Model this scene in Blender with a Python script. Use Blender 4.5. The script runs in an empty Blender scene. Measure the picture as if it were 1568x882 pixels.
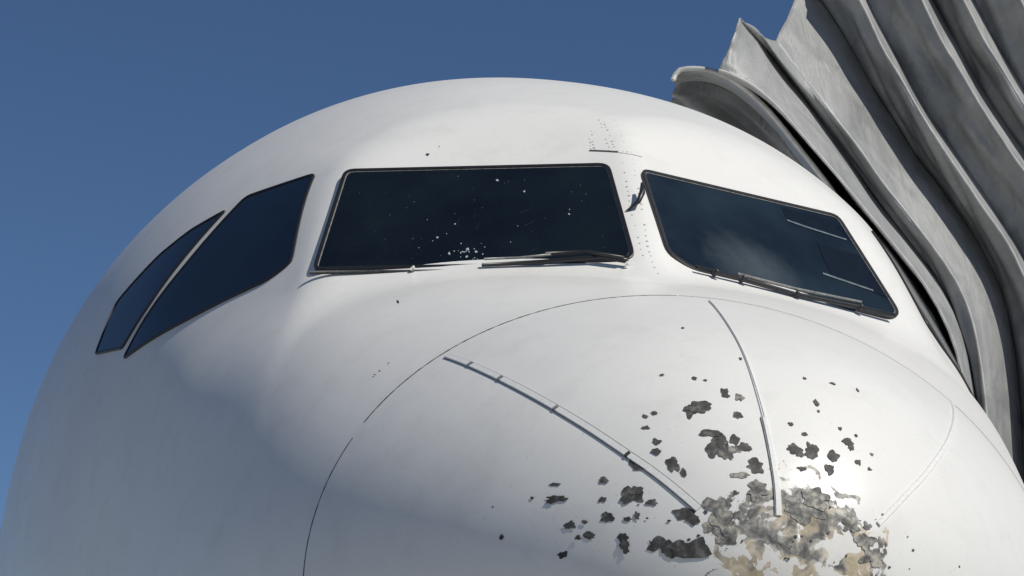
import bpy, numpy as np, math, random
from mathutils import Vector, Matrix, noise
from mathutils.bvhtree import BVHTree
random.seed(7)
scene=bpy.context.scene
COL=bpy.context.collection
# ------------------------------------------------------------------ helpers
def pchip(xk,yk,x):
    xk=np.array(xk,float);yk=np.array(yk,float);h=np.diff(xk);d=np.diff(yk)/h
    m=np.zeros_like(yk);m[0]=d[0];m[-1]=d[-1]
    for i in range(1,len(xk)-1):
        if d[i-1]*d[i]>0:
            w1=2*h[i]+h[i-1];w2=h[i]+2*h[i-1];m[i]=(w1+w2)/(w1/d[i-1]+w2/d[i])
    x=np.clip(x,xk[0],xk[-1]);i=np.clip(np.searchsorted(xk,x)-1,0,len(xk)-2);t=(x-xk[i])/h[i]
    return (2*t**3-3*t**2+1)*yk[i]+(t**3-2*t**2+t)*h[i]*m[i]+(-2*t**3+3*t**2)*yk[i+1]+(t**3-t**2)*h[i]*m[i+1]
q=np.sqrt
def sst(t):
    t=np.clip(t,0,1);return t*t*(3-2*t)
def W(s): return pchip(q([0,.0625,.25,.5,1,1.72,2.6,3.2,4,5,6.5,23,34]),[0,.28,.55,.775,1.074,1.32,1.52,1.69,1.86,1.95,1.975,1.975,.25],s)
def ZTN(s): return pchip(q([0,.0625,.25,.5,1,1.72,2.6,4,6.5,23,34]),[0,.235,.465,.645,.882,1.115,1.285,1.5,1.6,1.6,1.6],s)
def ZB(s): return pchip(q([0,.0625,.25,.5,1,2,3,4,6.5,23,34]),[0,-.22,-.43,-.6,-.82,-1.15,-1.33,-1.43,-1.51,-1.51,1.4],s)
def ZTC(s): return pchip(q([0,1.5,2,2.4,2.6,3.2,4,5,6.5,23,34]),[.1,1.35,1.65,1.86,1.96,2.23,2.47,2.61,2.64,2.64,2.2],s)
def ZC(s): return .58*sst((s*s-.6)/5)+1.2*sst((s*s-23)/11)
def smin(a,b,k):
    h=np.maximum(k-np.abs(a-b),0)/k;return np.minimum(a,b)-h*h*k/4
def smax(a,b,k): return -smin(-a,-b,k)
PL=[((-.314,-.692,.649),-.418,.06),((-.75,-.426,.5),.43,.055)]
def R(s,th):
    c=np.cos(th);sn=np.sin(th);w=W(s);zc=ZC(s);up=ZTN(s)-zc;dn=zc-ZB(s);h=np.where(sn>=0,np.maximum(up,.05),np.maximum(dn,.05*(s>3)))
    e=1e-6
    nn=2+.85*sst((s*s-1.0)/1.2)*(1-sst((s*s-2.5)/3.0))*sst(sn/.65)
    rn=(np.abs(c/(w+e))**nn+np.abs(sn/(h+e))**nn)**(-1/nn)
    fade=1-(1-sst((sn-.25)/.5))*(1-sst((s*s-1.6)/1.0))
    ec=2+.15*fade
    hc=np.maximum(ZTC(s)-zc,.02);hc=h+(hc-h)*fade
    rc=(np.abs(c/(w+e))**ec+np.abs(sn/(hc+e))**ec)**(-1/ec)
    for n,d,k in PL:
        rp2=[]
        for sg in (1,-1):
            den=n[0]*sg*c+n[2]*sn
            rp=(d-n[1]*s*s-n[2]*zc)/np.maximum(den,1e-3);rp=np.where(den<=1e-3,50,rp);rp2.append(np.clip(rp,0,50))
        rc=smin(rc,smin(rp2[0],rp2[1],.05),k)
    kk=.09*sst(sn/.6)+1e-4
    return np.where((sn>0)&(s>1.0),smax(rn,rc,kk),rn)
def mesh_obj(name,V,F,mat=None,smooth=True,parent=None):
    me=bpy.data.meshes.new(name);me.from_pydata([tuple(v) for v in V],[],[tuple(int(a) for a in f_) for f_ in F])
    if smooth: me.polygons.foreach_set("use_smooth",[True]*len(F))
    me.update()
    o=bpy.data.objects.new(name,me);COL.objects.link(o)
    if mat: me.materials.append(mat)
    if parent: o.parent=parent
    return o
def empty(name):
    o=bpy.data.objects.new(name,None);COL.objects.link(o);o.empty_display_size=.3;return o
class NT_:
    def __init__(s,name):
        s.m=bpy.data.materials.new(name);s.m.use_nodes=True;s.t=s.m.node_tree;s.p=s.t.nodes["Principled BSDF"]
    def n(s,ty,**kw):
        nd=s.t.nodes.new(ty)
        for k,v in kw.items(): setattr(nd,k,v)
        return nd
    def l(s,a,b): s.t.links.new(a,b)
    def math(s,op,a,b=None,clamp=False):
        nd=s.n("ShaderNodeMath",operation=op,use_clamp=clamp)
        for i,v in enumerate((a,b)):
            if v is None: continue
            if isinstance(v,(int,float)): nd.inputs[i].default_value=v
            else: s.l(v,nd.inputs[i])
        return nd.outputs[0]
    def noise(s,vec,scale,detail=4,rough=.5,dist=0):
        nd=s.n("ShaderNodeTexNoise");nd.inputs["Scale"].default_value=scale;nd.inputs["Detail"].default_value=detail;nd.inputs["Roughness"].default_value=rough;nd.inputs["Distortion"].default_value=dist
        s.l(vec,nd.inputs["Vector"]);return nd.outputs["Fac"]
    def ramp(s,fac,stops,interp='LINEAR'):
        nd=s.n("ShaderNodeValToRGB");nd.color_ramp.interpolation=interp;e=nd.color_ramp.elements
        while len(e)<len(stops): e.new(.5)
        for i,(p,c) in enumerate(stops): e[i].position=p;e[i].color=(c if len(c)==4 else (*c,1))
        s.l(fac,nd.inputs[0]);return nd.outputs[0]
    def mix(s,fac,a,b):
        nd=s.n("ShaderNodeMix",data_type='RGBA')
        for sock,v in ((nd.inputs[0],fac),(nd.inputs[6],a),(nd.inputs[7],b)):
            if isinstance(v,(int,float)): sock.default_value=v
            elif isinstance(v,tuple): sock.default_value=(*v,1)
            else: s.l(v,sock)
        return nd.outputs[2]
    def bump(s,h,strength,dist):
        nd=s.n("ShaderNodeBump");nd.inputs["Strength"].default_value=strength;nd.inputs["Distance"].default_value=dist;s.l(h,nd.inputs["Height"]);s.l(nd.outputs[0],s.p.inputs["Normal"])
    def obj(s): return s.n("ShaderNodeTexCoord").outputs["Object"]
def simple(name,col,rough=.5,var=.15,scale=30,bump=0,spec=None):
    M=NT_(name);v=M.obj();f_=M.noise(v,scale,5,.6)
    a=tuple(max(0,c*(1-var)) for c in col);b=tuple(c*(1+var) for c in col)
    M.l(M.ramp(f_,[(.3,a),(.7,b)]),M.p.inputs["Base Color"]);M.p.inputs["Roughness"].default_value=rough
    if bump: M.bump(f_,.6,bump)
    if spec is not None: M.p.inputs["Specular IOR Level"].default_value=spec
    return M.m
# ------------------------------------------------------------------ materials
M=NT_("white_aircraft_paint");v=M.obj()
big=M.noise(v,1.3,3,.5);fine=M.noise(v,60,6,.65);grime=M.noise(v,7,6,.7)
paint=M.ramp(big,[(.3,(.73,.722,.69)),(.7,(.80,.792,.755))])
paint=M.mix(M.math('MULTIPLY',M.ramp(grime,[(.50,(0,0,0)),(.8,(1,1,1))]),.28),paint,(.48,.47,.43))
speck=M.ramp(M.noise(v,130,2,.5),[(.70,(0,0,0)),(.73,(1,1,1))])
paint=M.mix(M.math('MULTIPLY',speck,.35),paint,(.30,.29,.27))
sep=M.n("ShaderNodeSeparateXYZ");M.l(v,sep.inputs[0])
dx=M.math('SUBTRACT',sep.outputs[0],.025);dz=M.math('SUBTRACT',sep.outputs[2],-.005)
dist=M.math('SQRT',M.math('ADD',M.math('MULTIPLY',dx,dx),M.math('MULTIPLY',dz,dz)))
edge=M.noise(v,14,6,.55,.3)
m1=M.math('ADD',M.math('SUBTRACT',.212,dist),M.math('MULTIPLY',M.math('SUBTRACT',edge,.5),.42))
mask=M.math('MULTIPLY',m1,90,clamp=True)
n2=M.noise(v,19,7,.66,.5)
ercol=M.ramp(n2,[(.34,(.055,.053,.05)),(.43,(.13,.127,.12)),(.49,(.23,.225,.21)),(.54,(.36,.345,.31)),(.62,(.62,.60,.54))])
tan=M.ramp(M.noise(v,9,4,.6),[(.46,(0,0,0)),(.54,(1,1,1))])
ercol=M.mix(M.math('MULTIPLY',tan,.58),ercol,(.60,.49,.31))
isl=M.ramp(M.noise(v,15,5,.55,.4),[(.54,(0,0,0)),(.555,(1,1,1))])
mask=M.math('MULTIPLY',mask,M.math('SUBTRACT',1,M.math('MULTIPLY',isl,.92)))
M.l(M.mix(mask,paint,ercol),M.p.inputs["Base Color"])
rg=M.math('ADD',M.math('ADD',.26,M.math('MULTIPLY',grime,.14)),M.math('MULTIPLY',mask,.4))
M.l(rg,M.p.inputs["Roughness"])
hgt=M.math('ADD',M.math('MULTIPLY',mask,-.4),M.math('MULTIPLY',fine,.15))
hgt=M.math('ADD',hgt,M.math('MULTIPLY',M.math('MULTIPLY',n2,mask),.4))
hgt=M.math('ADD',hgt,M.math('MULTIPLY',M.noise(v,3.2,2,.5),2.0))
M.bump(hgt,.5,.002)
PAINT=M.m
PLAIN=simple("white_paint_trim",(.74,.735,.71),.32,.05,40)
STRIPM=simple("diverter_strip_paint",(.76,.755,.73),.35,.08,120)
SEAM=simple("dark_sealant",(.05,.05,.05),.6,.5,90)
SEAM2=simple("grey_sealant",(.22,.22,.21),.6,.4,90)
SEAL=simple("black_rubber_seal",(.012,.012,.013),.45,.3,60)
TRIM=simple("worn_metal_trim",(.24,.24,.23),.35,.4,60)
RIV=simple("rivet_head",(.30,.29,.28),.4,.4,150)
BLK=simple("black_metal",(.02,.02,.022),.4,.3,60)
def glassmat(name,haze,spot=None):
    M=NT_(name);v=M.obj();a=M.noise(v,2.2,3,.55);b=M.noise(v,45,6,.7)
    col=M.ramp(a,[(.40,(.0035,.006,.008)),(.72,haze)])
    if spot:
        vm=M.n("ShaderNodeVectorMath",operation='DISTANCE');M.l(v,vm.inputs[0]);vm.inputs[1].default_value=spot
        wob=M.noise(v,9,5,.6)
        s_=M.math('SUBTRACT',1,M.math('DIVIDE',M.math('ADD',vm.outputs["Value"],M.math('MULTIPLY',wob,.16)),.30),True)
        col=M.mix(M.math('MULTIPLY',s_,.8),col,(.13,.155,.165))  # soft reflected highlight painted into the glass colour
    dust=M.ramp(M.noise(v,300,2,.5),[(.66,(0,0,0)),(.74,(1,1,1))])
    col=M.mix(M.math('MULTIPLY',dust,.10),col,(.3,.32,.33))
    M.l(col,M.p.inputs["Base Color"])
    M.l(M.math('ADD',.03,M.math('MULTIPLY',b,.10)),M.p.inputs["Roughness"])
    M.p.inputs["IOR"].default_value=1.5
    return M.m
GL=glassmat("windshield_glass",(.009,.014,.016));GR=glassmat("windshield_glass_reflection",(.018,.028,.034),(.40,1.89,1.30));GS=glassmat("side_window_glass",(.006,.012,.020))
M=NT_("hail_chip");v=M.obj();n=M.noise(v,45,5,.6)
M.l(M.ramp(n,[(.35,(.035,.033,.031)),(.55,(.075,.072,.068)),(.68,(.16,.155,.145))]),M.p.inputs["Base Color"]);M.p.inputs["Roughness"].default_value=.75;M.bump(n,.4,.001);CHIP=M.m
M=NT_("hail_chip_pale");v=M.obj();n=M.noise(v,40,5,.6)
M.l(M.ramp(n,[(.38,(.08,.078,.073)),(.5,(.2,.195,.18)),(.62,(.42,.39,.33))]),M.p.inputs["Base Color"]);M.p.inputs["Roughness"].default_value=.75;M.bump(n,.4,.001);CHIP2=M.m
# ------------------------------------------------------------------ fuselage
jet=empty("passenger_jet")
NT=480
s=np.concatenate([np.linspace(.004,2.1,380),np.linspace(2.11,3.3,50),np.linspace(3.35,5.83,50)]);th=np.linspace(-math.pi,math.pi,NT,endpoint=False)
S_,T_=np.meshgrid(s,th,indexing='ij')
r=R(S_,T_);X=r*np.cos(T_);Z=ZC(S_)+r*np.sin(T_);Y=S_**2
V=np.stack([X,Y,Z],-1).reshape(-1,3)
i=np.arange(len(s)-1)[:,None]*NT;j=np.arange(NT)[None];j2=(j+1)%NT
F=np.stack([i+j,i+NT+j,i+NT+j2,i+j2],-1).reshape(-1,4).tolist()
V=V.tolist();V.append([0,0,0]);tip=len(V)-1
for k in range(NT): F.append([tip,k,(k+1)%NT])
V.append([0,34,1.78]);
for k in range(NT): F.append([len(V)-1,(len(s)-1)*NT+(k+1)%NT,(len(s)-1)*NT+k])
fus=mesh_obj("fuselage",V,F,PAINT,True,jet)
bv=BVHTree.FromPolygons(V,F)
def front(x,z,h=0.0):
    p,n,_,_=bv.ray_cast(Vector((x,-2,z)),Vector((0,1,0)))
    if n.y>0: n=-n
    return p+n*h,n
def side(y,z,sg,h=0.0):
    p,n,_,_=bv.ray_cast(Vector((sg*5,y,z)),Vector((-sg,0,0)))
    if n.x*sg<0: n=-n
    return p+n*h,n
# ------------------------------------------------------------------ windows
def rounded(P,rad,seg=5):
    P=[np.array(p,float) for p in P];o=[]
    for k in range(len(P)):
        a,b,c=P[k-1],P[k],P[(k+1)%len(P)]
        r1=min(rad,.45*np.linalg.norm(a-b));r2=min(rad,.45*np.linalg.norm(c-b))
        p1=b+(a-b)/np.linalg.norm(a-b)*r1;p2=b+(c-b)/np.linalg.norm(c-b)*r2
        for t in np.linspace(0,1,seg): o.append((1-t)**2*p1+2*t*(1-t)*b+t*t*p2)
    d=[]
    for k in range(len(o)):
        a,b=o[k],o[(k+1)%len(o)];L=np.linalg.norm(b-a);n=max(1,int(L/.03))
        for t in range(n): d.append(a+(b-a)*t/n)
    return np.array(d)
def inset(P,w):
    a=np.roll(P,1,0);b=np.roll(P,-1,0);t=b-a;t/=np.linalg.norm(t,axis=1)[:,None]+1e-9
    n=np.stack([-t[:,1],t[:,0]],-1)
    x,y=P[:,0],P[:,1];area=np.sum(x*np.roll(y,-1)-np.roll(x,-1)*y)
    if area<0:n=-n
    return P+n*w
def ring(name,rows,mat,parent):
    n=len(rows[0]);V=[p for r_ in rows for p in r_];F=[]
    for a in range(len(rows)-1):
        for k in range(n):
            k2=(k+1)%n;F.append((a*n+k,a*n+k2,(a+1)*n+k2,(a+1)*n+k))
    return mesh_obj(name,V,F,mat,False,parent)
def window(name,P,f,mat,rad=.035,sealw=.012,proud=.005,skirt=.03,trim=True):
    P=rounded(P,rad)
    mp=lambda Q,h:[f(p[0],p[1],h) for p in Q]
    ring(name+"_seal",[mp(P,-skirt),mp(P,proud-.002),mp(inset(P,.002),proud),mp(inset(P,sealw),proud),mp(inset(P,sealw),-.001)],SEAL,jet)
    gi=sealw
    if trim:
        ring(name+"_trim",[mp(inset(P,sealw-.001),proud-.003),mp(inset(P,sealw+.003),proud-.003),mp(inset(P,sealw+.003),0)],TRIM,jet);gi=sealw+.0025
    G=inset(P,gi);c=G.mean(0);rows=[]
    for t in np.linspace(1,.02,14): rows.append(mp(c+(G-c)*t,.001))
    n=len(G);V=[p for r_ in rows for p in r_];F=[]
    for a in range(len(rows)-1):
        for k in range(n):
            k2=(k+1)%n;F.append((a*n+k,a*n+k2,(a+1)*n+k2,(a+1)*n+k))
    F.append(tuple((len(rows)-1)*n+k for k in range(n)))
    return mesh_obj(name+"_glass",V,F,mat,True,jet)
def wplane(sg):
    n,d,_=PL[0];n=Vector((n[0]*sg,n[1],n[2]))
    def f(x,z,h=0.0):
        y=(d-n.x*x-n.z*z)/n.y
        return Vector((x,y,z))+n.normalized()*(h+.003)
    return f
m=.001
window("windshield",[(a*m,b*m) for a,b in [(-914,1608),(-74,1611),(-57,1195),(-95,1172),(-301,1155),(-1034,1148)]],wplane(1),GL)
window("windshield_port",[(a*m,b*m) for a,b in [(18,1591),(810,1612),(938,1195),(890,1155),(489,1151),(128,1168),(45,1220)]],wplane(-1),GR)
W2=[(2700,1638),(3050,1627),(3078,1355),(3155,1015),(2734,1085),(2390,1160),(2325,1215)]
W3=[(3108,1590),(3281,1550),(3420,1480),(3600,1330),(3540,1110),(3215,1070),(3150,1225)]
for sg,sf in ((-1,""),(1,"_port")):
    window("sliding_window"+sf,[(a*m,b*m) for a,b in W2],lambda y,z,h,sg=sg:side(y,z,sg,h+.003)[0],GS,.03,.009,.004,.01,False)
    window("aft_window"+sf,[(a*m,b*m) for a,b in W3],lambda y,z,h,sg=sg:side(y,z,sg,h+.003)[0],GS,.02,.009,.004,.01,False)
fl=wplane(1);frr=wplane(-1)
def quad(name,f,P,h,mat):
    return mesh_obj(name,[f(a*m,b*m,h) for a,b in P],[tuple(range(len(P)))],mat,False,jet)
REFD=simple("reflection_dark",(.004,.006,.008),.25,.3,20);REFL=simple("reflection_edge",(.12,.15,.17),.4,.3,40)  # flat dark and pale patches paint the reflections in the port pane
quad("visor",frr,[(566,1578),(770,1572),(800,1500),(620,1512),(574,1530)],.0022,REFD)
quad("pane_reflection_edge_a",frr,[(572,1512),(640,1503),(808,1489),(808,1496),(640,1511),(574,1520)],.003,REFL)
quad("pane_reflection_b",frr,[(672,1440),(842,1430),(905,1255),(860,1262),(690,1300)],.0022,REFD)
quad("pane_reflection_edge_b",frr,[(655,1292),(850,1268),(850,1276),(656,1301)],.003,REFL)
# ------------------------------------------------------------------ lines and strips on the skin
def path(P,step=.02):
    P=[np.array(p,float)*m for p in P]
    for _ in range(2):
        o=[P[0]]
        for a,b in zip(P[:-1],P[1:]): o+= [a*.75+b*.25,a*.25+b*.75]
        o.append(P[-1]);P=o
    P=np.array(P);d=np.r_[0,np.cumsum(np.linalg.norm(np.diff(P,axis=0),axis=1))];n=max(3,int(d[-1]/step))
    t=np.linspace(0,d[-1],n);return np.stack([np.interp(t,d,P[:,0]),np.interp(t,d,P[:,1])],-1)
def strip3(name,pts,nrm,wid,hgt,mat,top=.6,parent=jet):
    V=[];F=[];n=len(pts)
    for k in range(n):
        a=pts[max(0,k-1)];b=pts[min(n-1,k+1)];t=(b-a).normalized();sd=t.cross(nrm[k]).normalized()
        w=wid[k] if hasattr(wid,'__len__') else wid;h=hgt[k] if hasattr(hgt,'__len__') else hgt
        for o,hh in ((-w/2,-.002),(-w/2*top,h),(w/2*top,h),(w/2,-.002)): V.append(pts[k]+sd*o+nrm[k]*hh)
    for k in range(n-1):
        for e in range(3): F.append((k*4+e,k*4+e+1,k*4+4+e+1,k*4+4+e))
    F.append((0,1,2,3));F.append((n*4-4,n*4-3,n*4-2,n*4-1))
    return mesh_obj(name,V,F,mat,False,parent)
def fstrip(name,P,wid,hgt,mat,top=.6):
    Q=path(P);pn=[front(x,z) for x,z in Q];n=len(Q)
    nr=[b for _,b in pn];nr=[(nr[max(0,k-2)]+nr[k]+nr[min(n-1,k+2)]).normalized() for k in range(n)]
    if hasattr(wid,'__len__'): wid=np.interp(np.linspace(0,1,n),np.linspace(0,1,len(wid)),wid)
    return strip3(name,[a for a,_ in pn],nr,wid,hgt,mat,top)
def ringstrip(name,y,a0,a1,w,h,mat,jit=0.0):
    N=int(abs(a1-a0)/.4);pts=[];nr=[];ws=[]
    sv=math.sqrt(y)
    for k in range(N+1):
        t=math.radians(a0+(a1-a0)*k/N);rr=float(R(np.array(sv),np.array(t)))
        p=Vector((rr*math.cos(t),y,float(ZC(sv))+rr*math.sin(t)))
        loc,n,_,_=bv.find_nearest(p)
        if n.dot(Vector((p.x,-.5,p.z)))<0:n=-n
        pts.append(loc);nr.append(n);ws.append(w*(1+jit*noise.noise(Vector((k*.35,3,7)))))
    return strip3(name,pts,nr,ws,h,mat,.95)
ringstrip("radome_joint",1.06,158.5,400,.0042,.0008,SEAM,.7)
ringstrip("radome_joint_upper",1.062,95,155.5,.0055,.0008,SEAM,1.2)
ringstrip("radome_joint_sun_side",1.062,38,94.6,.0036,.0008,SEAM2,.9)
D1=[(-742,655),(-643,531),(-535,408),(-469,339),(-388,256),(-332,205),(-231,104)]
D2=[(-1,875),(-25,742),(-35,617),(-44,480),(-44,372),(-41,256),(-37,174),(-38,97)]
fstrip("lightning_strip_bed",D1,.0245,.0012,SEAM2,.95)
fstrip("lightning_strip",D1,.021,.0050,STRIPM,.75)
fstrip("lightning_strip_port",[(-a,b) for a,b in D1],.018,.0055,STRIPM,.6)
fstrip("lightning_strip_centre",D2,[.0035,.0035,.005,.009,.015,.019,.020],.004,STRIPM,.6)
fstrip("lightning_strip_centre_edge",[(a-9,b) for a,b in D2[4:]],.0028,.0035,SEAM2,.6)
fstrip("lightning_strip_top_line",[(a,b) for a,b in D2[:5]],.0028,.0048,SEAM2,.6)
for k,(x,z) in enumerate([(-643,531),(-535,408),(-388,256),(-700,602)]):
    p,n=front(x*m,z*m);p2,_=front((x+5)*m,(z-6)*m)
    strip3("strip_clamp_%d"%k,[p,p2],[n,n],.020,.0062,SEAM if k==2 else TRIM,.75)
V=[];F=[]
def rivet_mesh(V,F,p,n,rad):
    t=n.orthogonal().normalized();b=n.cross(t);o=len(V);N=8
    V.append(p+n*rad*.45)
    for k in range(N):
        a=2*math.pi*k/N;V.append(p+(t*math.cos(a)+b*math.sin(a))*rad-n*.001)
    for k in range(N):F.append((o,o+1+k,o+1+(k+1)%N))
def rline(a,b,n,rad=.004,skip=.15):
    for t in np.linspace(0,1,n):
        if random.random()<skip: continue
        x=a[0]+(b[0]-a[0])*t+random.uniform(-2,2);z=a[1]+(b[1]-a[1])*t+random.uniform(-2,2)
        p,nn=front(x*m,z*m);rivet_mesh(V,F,p,nn,rad*random.uniform(.7,1.2))
rline((-108,1770),(-112,1690),6,.0055);rline((-118,1750),(-122,1700),4,.0055);rline((-62,1835),(-50,1690),11,.005);rline((-72,1830),(-66,1690),8,.0055);rline((-22,1833),(-10,1690),6,.0035)
rline((-123,1684),(20,1669),11,.004)
rline((-32,1615),(-42,1375),12,.0055);rline((6,1640),(-2,1560),4)
rline((0,1500),(-14,1217),13,.0055);rline((-36,1330),(-36,1200),6,.005)
rline((-12,1200),(-8,1120),4,.005)
mesh_obj("rivets",V,F,RIV,True,jet)
fstrip("crown_panel_line",[(-128,1677),(-90,1674),(-40,1668)],.010,.001,SEAM,.9)
fstrip("crown_panel_line_b",[(-60,1667),(40,1655)],.004,.001,RIV,.9)
def rod(name,P,rad,mat,parent=jet):
    pts=[Vector(p) for p in P];V=[];F=[];N=10
    ax=(pts[-1]-pts[0]).normalized();ref=Vector((0,1,0)) if abs(ax.y)<.8 else Vector((1,0,0))
    for k,p in enumerate(pts):
        t=(pts[min(k+1,len(pts)-1)]-pts[max(k-1,0)]).normalized();a=t.cross(ref).normalized();b=t.cross(a)
        rr=rad[k] if hasattr(rad,'__len__') else rad
        for e in range(N):
            g=2*math.pi*e/N;V.append(p+(a*math.cos(g)+b*math.sin(g))*rr)
    for k in range(len(pts)-1):
        for e in range(N):F.append((k*N+e,k*N+(e+1)%N,(k+1)*N+(e+1)%N,(k+1)*N+e))
    F.append(tuple(range(N)));F.append(tuple(range((len(pts)-1)*N,len(pts)*N)))
    return mesh_obj(name,V,F,mat,True,parent)
pa=front(-.056,1.392)[0];pb=front(-.020,1.425)[0];pc=front(.002,1.505)[0]
rod("ice_probe",[pa,pa*.5+pb*.5+Vector((0,-.02,0)),pb+Vector((0,-.035,0)),pb*.5+pc*.5+Vector((.006,-.045,0)),pc+Vector((0,-.05,.0))],[.004,.004,.008,.010,.005],BLK)
rod("wiper_blade",[fl(a*m,b*m,.022) for a,b in [(-515,1140),(-330,1150),(-154,1168),(-85,1150)]],[.006,.008,.008,.009],BLK)
rod("wiper_arm",[fl(a*m,b*m,.034) for a,b in [(-505,1152),(-400,1156),(-305,1168)]],.004,TRIM)
rod("wiper_link",[fl(a*m,b*m,.034) for a,b in [(-320,1172),(-200,1178),(-95,1150)]],.006,BLK)
rod("wiper_blade_port",[frr(a*m,b*m,.024) for a,b in [(128,1160),(295,1152),(489,1140),(746,1150),(880,1150)]],[.006,.009,.008,.008,.008],BLK)
rod("wiper_arm_port",[frr(a*m,b*m,.036) for a,b in [(270,1156),(489,1150),(746,1160)]],.005,TRIM)
for k,(f_,a,b) in enumerate([(fl,-730,1132),(fl,-95,1140),(frr,290,1150),(frr,490,1138),(frr,740,1146),(frr,190,1150)]):
    c=f_(a*m,b*m,.014);z_=.6 if k<2 else 1
    rod("wiper_knuckle_%d"%k,[c,c+Vector((.012,-.012,.012))*z_,c+Vector((.02,-.01,.0))*z_],[.009*z_,.011*z_,.006*z_],BLK if k>1 else PLAIN)
rod("sill_strip",[fl(a*m,1.136,.004) for a in (-1040,-800,-530)],.006,SEAM)
# ------------------------------------------------------------------ hail chips
def blob(V,F,x,z,w,h,seed,N=40,rag=.38,lift=.0010):
    o=len(V);L=lift+.0004*((seed*7)%5)
    p,n=front(x,z,L);V.append(p)
    for k in range(N):
        a=2*math.pi*k/N
        rr=1+rag*noise.noise(Vector((math.cos(a)*1.3+seed*3.1,math.sin(a)*1.3,seed)))*1.6+rag*.7*noise.noise(Vector((math.cos(a)*2.6+seed,math.sin(a)*2.6,seed*2.3)))+rag*.22*noise.noise(Vector((math.cos(a)*7+seed,math.sin(a)*7,seed*1.3)))
        rr=max(.25,rr)
        p,_=front(x+math.cos(a)*w*rr/2,z+math.sin(a)*h*rr/2,L);V.append(p)
    for k in range(N):F.append((o,o+1+k,o+1+(k+1)%N))
px=.00160
C1=[(-158,700,5,4),(-269,504,7,4),(-193,493,9,7),(-167,487,6,4),(-127,453,12,11),(-127,438,11,9),(-206,392,30,18),(-225,384,20,20),(-188,402,22,16),(-110,375,18,13),(-334,367,9,6),(-310,376,9,6),(-337,332,14,6),(-185,316,34,12),(-170,306,20,16),(-190,266,20,22),(-160,285,16,24),(-108,279,20,14),(-130,300,16,16),(-178,292,12,14),(-316,289,12,9),(-321,260,13,12),(-284,223,20,24),(-262,201,8,14),(-88,226,26,24),(-375,231,14,12),(-360,216,18,9),(-51,575,6,6)]
C1b=[(-92,435,12,14),(-150,262,22,26),(-125,199,22,10),(-87,162,32,30),(-130,272,18,12)]
C2=[(108,524,7,5),(189,521,12,5),(264,514,5,8),(113,438,8,12),(112,412,5,5),(24,359,8,6),(55,333,10,7),(161,364,6,6),(173,326,18,12),(17,284,20,16),(30,275,16,14),(66,286,20,30),(60,275,20,16),(122,276,18,18),(193,269,12,10),(107,234,15,17),(224,255,8,6),(32,229,14,7),(180,310,10,10),(240,300,6,5),(205,350,5,6)]
C3=[(-551,178,14,5),(-549,139,26,12),(-560,133,12,8),(-603,145,4,6),(-444,183,13,10),(-385,143,30,26),(-372,152,18,14),(-395,130,16,14),(-448,131,10,9),(-337,120,15,10),(-438,84,18,17),(-393,78,11,6),(-371,86,8,11),(-520,66,18,12),(-488,73,8,6),(-476,38,14,13),(-502,33,8,7),(-399,16,14,20),(-404,32,16,12),(-395,0,10,14),(-532,-9,14,10),(-669,45,5,9),(-688,128,3,3)]
Bb=[(-261,90,30,20),(-245,76,22,14),(-320,12,36,22),(-292,2,30,26),(-245,0,50,26),(-230,14,20,20)]
Bp=[(-188,105,40,44),(-175,78,30,34),(-169,39,34,30),(193,53,34,26),(-205,60,20,22),(150,90,26,22),(60,150,40,30),(30,120,60,40),(215,20,36,30),(240,60,16,14),(200,95,14,12)]
V=[];F=[];sd=1
for L in (C1,C2,C3,Bb):
    for x,z,w,h in L: blob(V,F,x*m,z*m,w*px,h*px*1.05,sd);sd+=1
for k in range(70):
    a=random.uniform(0,2*math.pi);rr=abs(random.gauss(.22,.10));x=rr*math.cos(a)*1.15;z=rr*math.sin(a)+.03
    if z>.14: continue
    w=random.uniform(2,6)*px;blob(V,F,x,z,w,w*random.uniform(.6,1.2),sd,14);sd+=1
mesh_obj("hail_chips",V,F,CHIP,False,jet)
V=[];F=[]
for L in (C1b,Bp):
    for x,z,w,h in L: blob(V,F,x*m,z*m,w*px,h*px,sd,48,.5);sd+=1
mesh_obj("hail_chips_pale",V,F,CHIP2,False,jet)
V=[];F=[]
for x,z,w,h in [(-640,1674,6,5),(-813,952,3,9),(-600,1712,2,2),(-905,640,2,2),(-880,665,2,2),(-918,625,3,2)]: blob(V,F,x*m,z*m,w*.0018,h*.0020,sd,16);sd+=1
mesh_obj("skin_marks",V,F,BLK,False,jet)
# flecks on the windshield
V=[];F=[]
fk=[(-431,1540,4.4),(-353,1486,3.6),(-228,1379,3.4),(-640,1286,3.6),(-581,1343,2.6),(-225,1400,2),(-655,1270,1.8),(-700,1240,1.6),(-420,1260,1.8),(-390,1330,1.4),(-610,1300,1.6)]
for k in range(24): fk.append((-552+random.gauss(0,26),1208+random.gauss(0,30),random.choice([1,1.5,2,2.6,4.2])))
for k in range(30): fk.append((random.uniform(-900,-120),random.uniform(1180,1580),random.uniform(.6,1.0)))
for x,z,w in fk:
    o=len(V);V.append(fl(x*m,z*m,.0025))
    for e in range(8):
        a=e*math.pi/4;rr=w*.0009*random.uniform(.5,1.4);V.append(fl(x*m+rr*math.cos(a),z*m+rr*math.sin(a)*1.5,.0025))
    for e in range(8):F.append((o,o+1+e,o+1+(e+1)%8))
mesh_obj("glass_flecks",V,F,simple("glass_chip",(.42,.45,.46),.5,.3),False,jet)
V=[];F=[]
for k in range(8):
    x=random.uniform(-850,-180);z=random.uniform(1200,1550);a=random.uniform(.3,1.2);L=random.uniform(15,60);o=len(V)
    for du,dv in ((0,0),(.5,-.4),(L*math.cos(a),L*math.sin(a))): V.append(fl((x+du)*m,(z+dv)*m,.0024))
    F.append((o,o+1,o+2))
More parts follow.
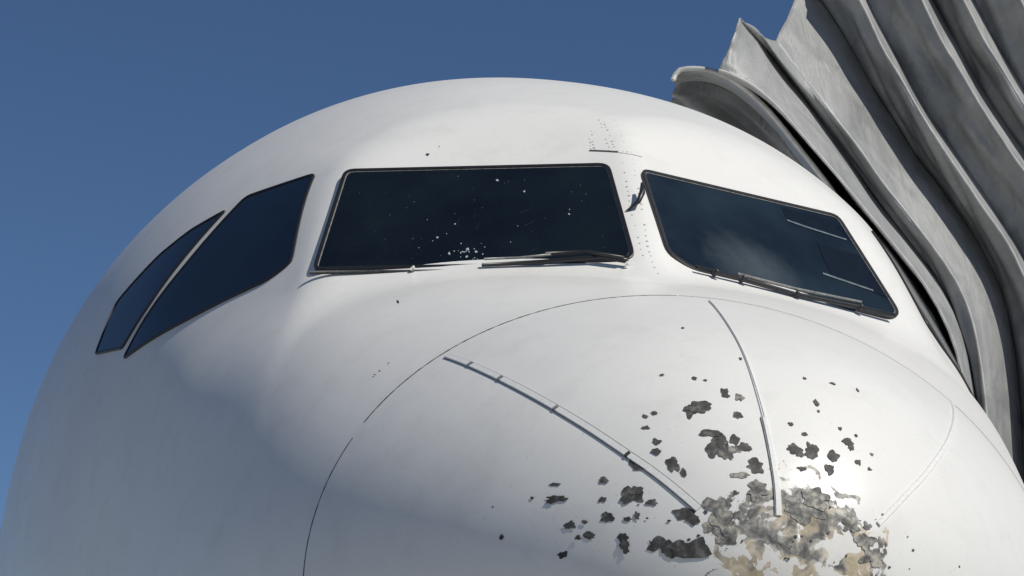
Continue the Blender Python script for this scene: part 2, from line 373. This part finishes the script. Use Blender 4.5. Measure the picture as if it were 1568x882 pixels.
mesh_obj("glass_scratches",V,F,simple("glass_scratch",(.09,.10,.10),.5,.3),False,jet)
# nose gear
GZ=-2.8
rod("gear_strut",[(0,5.1,-1.2),(0,5.05,GZ+.38)],.09,PLAIN);rod("gear_axle",[(-.3,5.05,GZ+.38),(.3,5.05,GZ+.38)],.06,TRIM)
for k,x in enumerate((-.25,.25)):
    prof=[(-.11,.16),(-.11,.3),(-.08,.37),(0,.385),(.08,.37),(.11,.3),(.11,.16)];V=[];F=[];N=32
    for a in range(N):
        g=2*math.pi*a/N
        for dx_,rr in prof:V.append((x+dx_,5.05+rr*math.cos(g),GZ+.385+rr*math.sin(g)))
    n=len(prof)
    for a in range(N):
        for b in range(n):F.append((a*n+b,a*n+(b+1)%n,((a+1)%N)*n+(b+1)%n,((a+1)%N)*n+b))
    mesh_obj("gear_tyre_%d"%k,V,F,SEAL,True,jet)
# ------------------------------------------------------------------ jet bridge canopy
bridge=empty("jet_bridge")
M=NT_("canopy_fabric");v=M.obj();a=M.noise(v,3,4,.55,.8);b=M.noise(v,40,5,.65)
c=M.ramp(a,[(.32,(.21,.215,.215)),(.5,(.29,.295,.29)),(.68,(.37,.37,.365))])
c=M.mix(M.math('MULTIPLY',M.ramp(b,[(.5,(0,0,0)),(.75,(1,1,1))]),.2),c,(.15,.155,.15))
M.l(c,M.p.inputs["Base Color"]);M.p.inputs["Roughness"].default_value=.5
mp=M.n("ShaderNodeMapping");mp.inputs["Scale"].default_value=(7,2.5,3);M.l(v,mp.inputs[0])
M.bump(M.math('ADD',M.noise(mp.outputs[0],1.3,3,.5,1.2),M.math('MULTIPLY',b,.06)),.6,.03);FAB=M.m
PIPE=simple("canopy_edge_piping",(.44,.44,.43),.45,.25,14)
def cv(y,t): 
    n=[float(a) for a in t.split()];P=[[n[k]/100,y,n[k+1]/100] for k in range(0,len(n),2)]
    l=P[-1];P+= [[l[0]+.10,y,l[2]-.4],[l[0]+.14,y,l[2]-1.0],[l[0]+.14,y,l[2]-1.9]]
    return P
c0=cv(6.3,"104 320 130 310 156 297 177 282 198 265 231 231")
c0h=cv(6.1,"104 328 121 330 136 323 150.5 312 166 295 179 281 191 267 207 251 239 213")
c1=cv(4.9,"74 286 76 292 92 293 106 287 119 277 133 262 145 249 156 236 170 222 199 187")
c2=cv(5.4,"106 310 112 309 123 305 136 296 151 280 164 267 175 254 189 240 220 204")
c3=cv(4.75,"91 288 97 287 107 283 119 275 133 260 145 248 156 235 169 222 198 188")
c4=cv(5.3,"101 315 112 317 127 314 143 303 155 287 168 271 180 255 191 243 221 207");c4[0][1]=4.8;c4[1][1]=5.0;c4[2][1]=5.2
c5=cv(5.15,"127 319 131 315 139 305 148 294 158 283 168 272 178 258 190 245 219 210")
def sh(P,dx,dy,dz): return [[p[0]+dx,p[1]+dy,p[2]+dz] for p in P]
c6=sh(cv(5.6,"144 363 153 354 163 342 171 329 181 313 190 300 201 283 215 267 243 229"),.07,.0,.045)
c7=sh(cv(5.45,"154 358 162 347 169 334 176 320 184 309 193 294 202 281 215 263 244 225"),.08,-.12,.055)
c8=sh(cv(5.9,"172 391 180 367 187 355 195 341 203 327 213 311 225 296 239 277 267 239"),.02,-.25,-.01)
crv=[c0,c0h,c1,c2,c3,c4,c5,c6,c7,c8]
ux=0
for k in range(1,6):
    ux+=.27+(.05,-.03,.04,-.02,.03,0)[k-1]
    crv.append(sh(c7,ux,.14*k,.43*ux));crv.append(sh(c8,ux+.02,.14*k,.43*ux+.02))
NC=120
def resamp(P,n=NC):
    P=np.array(P);
    for _ in range(2):
        o=[P[0]]
        for a,b in zip(P[:-1],P[1:]):o+=[a*.75+b*.25,a*.25+b*.75]
        o.append(P[-1]);P=np.array(o)
    d=np.r_[0,np.cumsum(np.linalg.norm(np.diff(P,axis=0),axis=1))];t=np.linspace(0,d[-1],n)
    return np.stack([np.interp(t,d,P[:,k]) for k in range(3)],-1)
RC=[resamp(c) for c in crv]
def jitv(u,row): 
    j_=.018*noise.noise(Vector((u*4+row*2.7,row*4.0,1)))+.006*noise.noise(Vector((u*15,row*4.0,1)));return np.array([j_,j_*1.5,j_])
V=[];F=[];NR=22
for a in range(len(RC)-1):
    A,B=RC[a],RC[a+1];o=len(V)
    for r_ in range(NR+1):
        t=r_/NR
        for k in range(NC):
            w=math.sin(math.pi*t)**.7;u=k/NC
            p=A[k]*(1-t)+B[k]*t+jitv(u,a)*(1-t)+jitv(u,a+1)*t
            g=abs(noise.noise(Vector((u*4+a*5,t*2.5+u*6,a*3.3))))
            wr=(.3-g*1.5)*.035+noise.noise(Vector((u*3+a,t*3-u*4,a*7.7)))*.035+noise.noise(Vector((u*16+a,t*1.3,a*9.1)))*.008
            V.append(p+np.array([wr*w*.6,wr*w,wr*w*.8-.015*w]))
    for r_ in range(NR):
        for k in range(NC-1):F.append((o+r_*NC+k,o+r_*NC+k+1,o+(r_+1)*NC+k+1,o+(r_+1)*NC+k))
cano=mesh_obj("canopy",V,F,FAB,True,bridge)
md=cano.modifiers.new("thick",'SOLIDIFY');md.thickness=.006;md.offset=0
for a in range(2,len(RC),2):
    rod("canopy_piping_%d"%a,[Vector(p+jitv(k/NC,a)) for k,p in enumerate(RC[a])],.006 if a>2 else .012,PIPE,bridge)
def box(name,lo,hi,mat,parent,bev=.02):
    x0,y0,z0=lo;x1,y1,z1=hi
    V=[(x,y,z) for z in(z0,z1) for y in(y0,y1) for x in(x0,x1)]
    F=[(0,2,3,1),(4,5,7,6),(0,1,5,4),(2,6,7,3),(0,4,6,2),(1,3,7,5)]
    o=mesh_obj(name,V,F,mat,False,parent);b=o.modifiers.new("b",'BEVEL');b.width=bev;b.segments=2;return o
CAB=simple("bridge_cladding",(.45,.46,.46),.5,.1,8)
box("cab",(4.0,6.2,-.6),(6.4,8.4,2.7),CAB,bridge);box("cab_roof",(3.9,6.1,2.71),(6.5,8.5,2.85),TRIM,bridge)
box("tunnel",(6.41,6.3,-.5),(26,7.9,2.4),CAB,bridge)
for k in range(24): box("tunnel_rib_%d"%k,(6.8+.8*k,6.23,-.5),(6.88+.8*k,6.29,2.4),TRIM,bridge,.005)
box("cab_column",(4.6,6.6,GZ),(5.2,7.2,-.61),TRIM,bridge);box("bridge_column",(20,6.6,GZ),(20.8,7.4,-.51),TRIM,bridge)
# ------------------------------------------------------------------ ground
M=NT_("concrete_apron");v=M.obj();a=M.noise(v,.15,5,.6);b=M.noise(v,9,8,.7)
c=M.ramp(a,[(.35,(.30,.285,.255)),(.65,(.37,.355,.32))]);c=M.mix(M.math('MULTIPLY',b,.35),c,(.23,.22,.20))
br=M.n("ShaderNodeTexBrick");br.offset=0;br.inputs["Scale"].default_value=1;br.inputs["Brick Width"].default_value=6;br.inputs["Row Height"].default_value=6;br.inputs["Mortar Size"].default_value=.02
br.inputs["Color1"].default_value=br.inputs["Color2"].default_value=(1,1,1,1);br.inputs["Mortar"].default_value=(.3,.3,.3,1);M.l(v,br.inputs["Vector"])
mx=M.n("ShaderNodeMix",data_type='RGBA',blend_type='MULTIPLY');mx.inputs[0].default_value=1;M.l(c,mx.inputs[6]);M.l(br.outputs[0],mx.inputs[7])
M.l(mx.outputs[2],M.p.inputs["Base Color"]);M.p.inputs["Roughness"].default_value=.85
g=mesh_obj("ground",[(-3000,-3000,GZ),(3000,-3000,GZ),(3000,3000,GZ),(-3000,3000,GZ)],[(0,1,2,3)],M.m,False)
# ------------------------------------------------------------------ light
sun=Vector((.464,-.444,.766)).normalized()
w=bpy.data.worlds.new("World");scene.world=w;w.use_nodes=True;nt=w.node_tree
sk=nt.nodes.new("ShaderNodeTexSky");sk.sky_type='NISHITA';sk.sun_disc=False;sk.sun_elevation=math.asin(sun.z);sk.sun_rotation=math.atan2(sun.x,sun.y)
sk.air_density=1.0;sk.dust_density=.0;sk.ozone_density=8.0;sk.altitude=1800
bg=nt.nodes["Background"];nt.links.new(sk.outputs[0],bg.inputs[0]);bg.inputs[1].default_value=.063
l=bpy.data.lights.new("sun","SUN");l.energy=4.0;l.angle=math.radians(.5);l.color=(1,.955,.87)
lo=bpy.data.objects.new("sun",l);COL.objects.link(lo);lo.rotation_euler=sun.to_track_quat('Z','Y').to_euler();lo.location=(20,-20,40)
# ------------------------------------------------------------------ camera
Cp=(-1.8818,-6.8001,-1.1281);psi,phi,rho,f=0.1664,0.2467,0.0549,4394.7
Fw=np.array([math.sin(psi)*math.cos(phi),math.cos(psi)*math.cos(phi),math.sin(phi)])
R0=np.array([math.cos(psi),-math.sin(psi),0]);U0=np.cross(R0,Fw)
Rr=R0*math.cos(rho)+U0*math.sin(rho);Uu=-R0*math.sin(rho)+U0*math.cos(rho)
cd=bpy.data.cameras.new("camera");co=bpy.data.objects.new("camera",cd);COL.objects.link(co);scene.camera=co
cd.sensor_width=36;cd.lens=36*f/1568;cd.clip_end=8000
co.matrix_world=Matrix([[Rr[k],Uu[k],-Fw[k],Cp[k]] for k in range(3)]+[[0,0,0,1]])
vs=scene.view_settings;vs.view_transform='Standard';vs.look='None';vs.exposure=0
